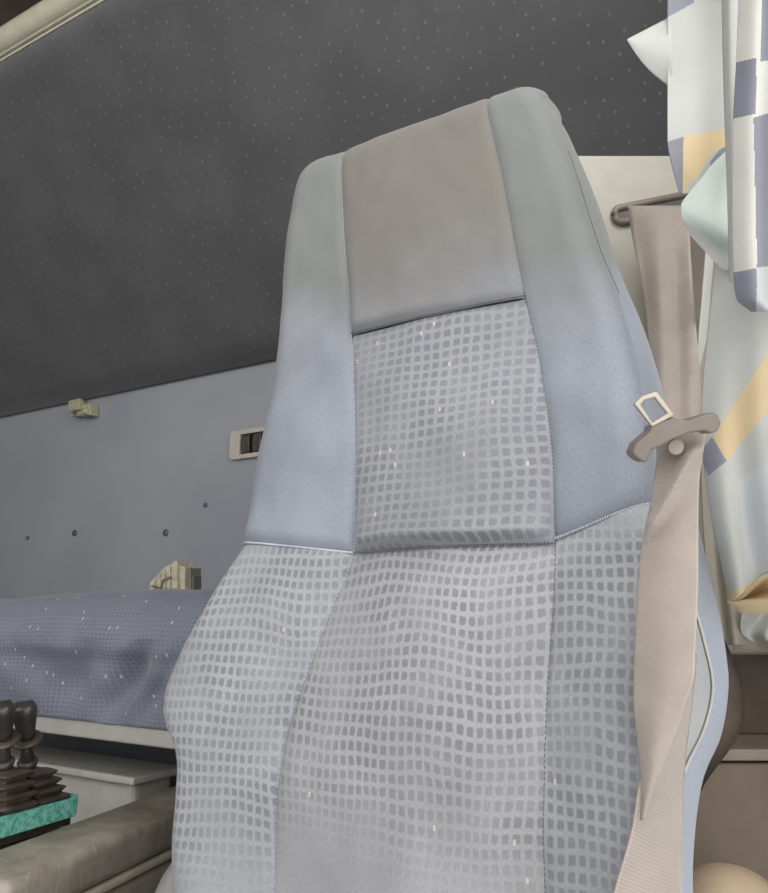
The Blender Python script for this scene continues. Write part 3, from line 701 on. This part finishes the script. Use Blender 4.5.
cur = empty('curtain', PD(740, 100, .6)); tag(cur, 'checked and striped curtain gathered beside the door, at the right edge', 'curtain')
def inpoly(x, y, P):
    r = False; n = len(P)
    for i in range(n):
        (x1, y1), (x2, y2) = P[i], P[(i+1) % n]
        if (y1 > y) != (y2 > y) and x < (x2-x1)*(y-y1)/(y2-y1)+x1: r = not r
    return r
def drape(name, rows, D, base, regions=(), fold=None, nx=110, step=.9, ywarp=None, up=False, th=.0012):
    fl, fr = curve([(r[0], r[1]) for r in rows]), curve([(r[0], r[2]) for r in rows])
    ya, yb_ = rows[0][0], rows[-1][0]; ny = max(4, int((yb_-ya)/step)); nup = 12 if up else 0
    ztop_ = ZC+.78
    def px(t, j):
        y = lerp(ya, yb_, j/ny); x = lerp(fl(y), fr(y), t); return x, (y + ywarp(t, j/ny) if ywarp else y)
    def P(t, jj):
        j = max(0, jj-nup); x, y = px(t, j); d = D(t, y) if callable(D) else D
        if fold: d += fold(t, y)
        p = PD(x, y, d)
        if jj < nup: p = Vector((p.x, p.y, lerp(ztop_, p.z, jj/nup)))
        return p
    def mf(t, s):
        x, y = px(t, max(0, s*(ny+nup)-nup))
        for m, poly in regions:
            if inpoly(x, y, poly): return m
        return base
    o = obj(name, grid(lambda t, s: P(t, s*(ny+nup)), nx, ny+nup, lambda t, s: (t*.06, s*(yb_-ya)*.0008), mf), CM, cur)
    return solid(o, th, 0)
# lower broad fold with the yellow band
drape('striped_fold', [(230,722,800),(262,716,800),(300,712,800),(340,708,802),(380,704,802),(420,702,802),(470,705,802),(520,712,802),(560,721,802),(590,727,802),(602,728,802)], lambda t, y: .60-.10*t, 2,
      [(1, [(700,452),(713,437),(727,461),(709,476)]), (4, [(713,437),(790,320),(800,372),(727,461)]), (4, [(700,618),(700,598),(740,588),(768,574),(810,566),(810,640)]), (1, [(735,256),(800,256),(800,306),(752,312),(742,300)]), (6, [(740,480),(800,440),(800,560),(745,590)])],
      fold=lambda t, y: .008*math.sin(t*7+y*.006)-.006*math.sin(t*13)*smooth(250, 500, y), ywarp=lambda t, s: -30*smooth(0, .55, t)*s**5)
# yellow hem turned under
def hem(t, s):
    x = lerp(728, 802, t); yt_ = 601-28*smooth(0, .58, t); yb_ = 602+11*smooth(0, .24, t)
    k = smooth(0, .25, t)
    if s < .12: y = yt_ + s/.12*4*k; d = -.004
    elif s > .62: y = lerp(yb_-12*k, yb_, (s-.62)/.38); d = -.004-.004*math.sin(math.pi*(s-.62)/.38)
    else:
        q = (s-.12)/.5; y = lerp(yt_+4*k, yb_-12*k, q); d = -.004+.035*math.sin(math.pi*q)**.7*k
    return PD(x, y, .60-.10*t + d - .004)
o = obj('hem', grid(hem, 50, 50, lambda t, s: (t*.06, s*.03)), cy, cur); solid(o, .0012)
# dull inner fold behind it
drape('lining_fold', [(250,706,740),(300,702,735),(372,697,735),(430,700,740),(500,702,745),(560,706,745),(620,714,748),(645,718,750)], lambda t, y: .70, 5, [(2, [(690,240),(716,240),(706,340),(698,372),(690,372)])], fold=lambda t, y: .006*math.sin(t*8))
drape('lining_fold', [(600,726,800),(625,728,800),(650,734,800)], .72, 5, fold=lambda t, y: .01*math.sin(t*6))
drape('lining_fold', [(612,742,800),(626,740,800),(636,744,800),(641,752,800)], .69, 2, fold=lambda t, y: .012*math.sin(t*9+y*.1))
# upper grey fold with slate corner and orange stripe
drape('grey_fold', [(-20,668,752),(0,668,752),(60,668,750),(140,668,748),(160,671,745),(180,676,742),(194,680,740)], lambda t, y: .60, 2,
      [(1, [(660,-30),(699,-30),(694,3),(668,17)]), (1, [(660,144),(683,137),(682,196),(660,196)]), (4, [(683,137),(730,128),(760,120),(745,140),(718,150),(706,160),(700,175),(690,183),(681,200),(681,170)]), (3, [(700,175),(710,160),(716,190),(698,200)]), (1,[(700,176),(720,150),(750,130),(750,200),(702,200)])],
      fold=lambda t, y: .012*math.sin(t*5.2+.4)+.002*math.sin(y*.03), up=True)
# pointed corner turned out to the left
def flap(t, s):
    a = Vector((628, 40)); b = Vector((672, 17)); c = Vector((672, 88))
    e = b.lerp(c, s); q = a.lerp(e, t); q.x -= 2.5*math.sin(math.pi*s)*t*0; q += Vector((-3, 3))*math.sin(math.pi*t)*s*(1)
    return PD(q.x, q.y, .612+.01*(1-t)-.008*math.sin(math.pi*s)*t)
o = obj('turned_corner', grid(flap, 24, 24, lambda t, s: (t*.04, s*.05)), cg, cur); solid(o, .0012)
# teal-grey fold
drape('teal_fold', [(150,728,742),(165,712,742),(180,700,742),(192,690,742),(206,681,742),(220,683,742),(235,691,742),(250,704,742),(262,715,742),(270,723,742)], lambda t, y: .575+.012*abs(t-.5), 3, [(2, [(681,212),(735,262),(745,262),(745,280),(710,280),(670,230)])], fold=lambda t, y: -.010*math.exp(-((y-208-t*40)/22)**2))
# vertical lining edge and checked front fold
drape('sheer_edge', [(-20,722,742),(80,724,742),(200,728,742),(282,730,742)], lambda t, y: .55-.02*math.sin(math.pi*t), 2, up=True, nx=16)
drape('checked_fold', [(-20,740,806),(60,737,806),(118,734,806),(200,733,806),(265,734,806),(300,738,806),(311,752,806)], lambda t, y: .52-.06*t, 0,
      [(1, [(763,-30),(790,-30),(790,58),(760,62)]), (1, [(730,64),(757,58),(756,114),(733,119),(730,119)]), (1, [(754,118),(785,108),(785,263),(757,268)]), (1, [(728,274),(757,268),(757,320),(728,320)]), (6, [(757,268),(790,262),(790,320),(757,320)]), (1, [(785,60),(815,60),(815,118),(785,118)])],
      fold=lambda t, y: -.010*math.sin(t*math.pi*2.2), up=True, nx=80)
zc_ = ZC+.785
obj('curtain_rail', tube([PD(660, 0, .62)*1 + Vector((-.02, .1, zc_-PD(660, 0, .62).z)), Vector((-.06, .5, zc_)), Vector((-.02, .2, zc_)), Vector((.0, -.5, zc_))], .008, 10), cream, cur)
for k in (.45, .6): obj('rail_hanger', tube([Vector((-.06, k, zc_)), Vector((-.06, k, ZT))], .004, 8), cream, cur)
# ------------------------------------------------------------------ side locker low behind the seat
lk = empty('side_locker', (-.10, .9, 0)); tag(lk, 'brown side locker with a pale ledge low behind the seat, bottom right', 'locker')
brn = plain('brown_panel', srgb(140, 126, 112), .6, var=.06); brd = plain('brown_recess', srgb(112, 102, 92), .7)
LD = .80
la, lb_ = PV(690, 760, LD), PV(850, 756, LD); zl = la.z
ha, hb2 = Vector((la.x, la.y, 0))-Rt*.05, Vector((lb_.x, lb_.y, 0))
zled = PV(740, 741, LD).z
bevel(obj('front_panel', prism([ha+Vector((0,0,0)), hb2, hb2+Vector((0,0,zl-.003)), ha+Vector((0,0,zl-.003))], Fh*.02), brn, lk, sm=False), .003)
bevel(obj('ledge', prism([ha-Fh*.006+Vector((0,0,zl)), hb2-Fh*.006+Vector((0,0,zl)), hb2+Fh*.11+Vector((0,0,zl)), ha+Fh*.11+Vector((0,0,zl))], (0, 0, .011)), plain('ledge_plastic', srgb(165, 154, 140), .4), lk, sm=False), .002)
obj('recess_panel', prism([ha+Fh*.085+Vector((0,0,zl+.012)), hb2+Fh*.085+Vector((0,0,zl+.012)), hb2+Fh*.085+Vector((0,0,zbp+.05)), ha+Fh*.085+Vector((0,0,zbp+.05))], Fh*.01), brd, lk, sm=False)
# rounded cover at the bottom right
p = PD(728, 905, .62); cb_ = bmesh.new(); bmesh.ops.create_uvsphere(cb_, u_segments=32, v_segments=20, radius=1)
bmesh.ops.transform(cb_, matrix=Matrix.Translation(p) @ Matrix.Diagonal((.042, .05, .028, 1)), verts=cb_.verts)
rc = empty('belt_reel_cover', (p.x, p.y, 0)); tag(rc, 'rounded beige plastic cover beside the seat at the bottom right', 'cover')
beige = plain('beige_plastic', srgb(196, 176, 150), .5)
obj('cap', cb_, beige, rc); obj('stalk', box_bm((p.x, p.y, (p.z-.01)/2), (.05, .06, p.z-.01)), beige, rc, sm=False)
# ------------------------------------------------------------------ light: overcast daylight through the open door and windscreen, plus an added fill
w = bpy.data.worlds.new('sky'); bpy.context.scene.world = w; w.use_nodes = True
nt = w.node_tree; bg = nt.nodes['Background']; bg.inputs[0].default_value = (1, .985, .96, 1); bg.inputs[1].default_value = 1.4
def area(name, loc, target, sx, sy, power, col=(1, 1, 1)):
    l = bpy.data.lights.new(name, 'AREA'); l.shape = 'RECTANGLE'; l.size = sx; l.size_y = sy; l.energy = power; l.color = col
    o = bpy.data.objects.new(name, l); C.objects.link(o); o.location = loc
    o.rotation_euler = (Vector(target)-Vector(loc)).to_track_quat('-Z', 'Y').to_euler(); return o
area('windscreen_daylight', (-1.0, -1.15, 1.6), (-.9, 1, 1.1), 2.0, .9, 9, (1, .99, .97))
area('door_daylight', (.25, -.35, 1.35), (-.5, .8, 1.2), 0.8, 1.2, 5.5, (1, .98, .95))
area('added_bunk_fill', (.22, .42, 1.95), (-.7, 1.1, 1.9), .5, .5, 8, (1, .99, .95))  # added lamp, brightens the right of the bunk cloth and the curtain
vs = bpy.context.scene.view_settings; vs.view_transform = 'Standard'; vs.look = 'None'; vs.exposure = 0; vs.gamma = 1; vs.use_curve_mapping = False
bpy.context.view_layer.update()
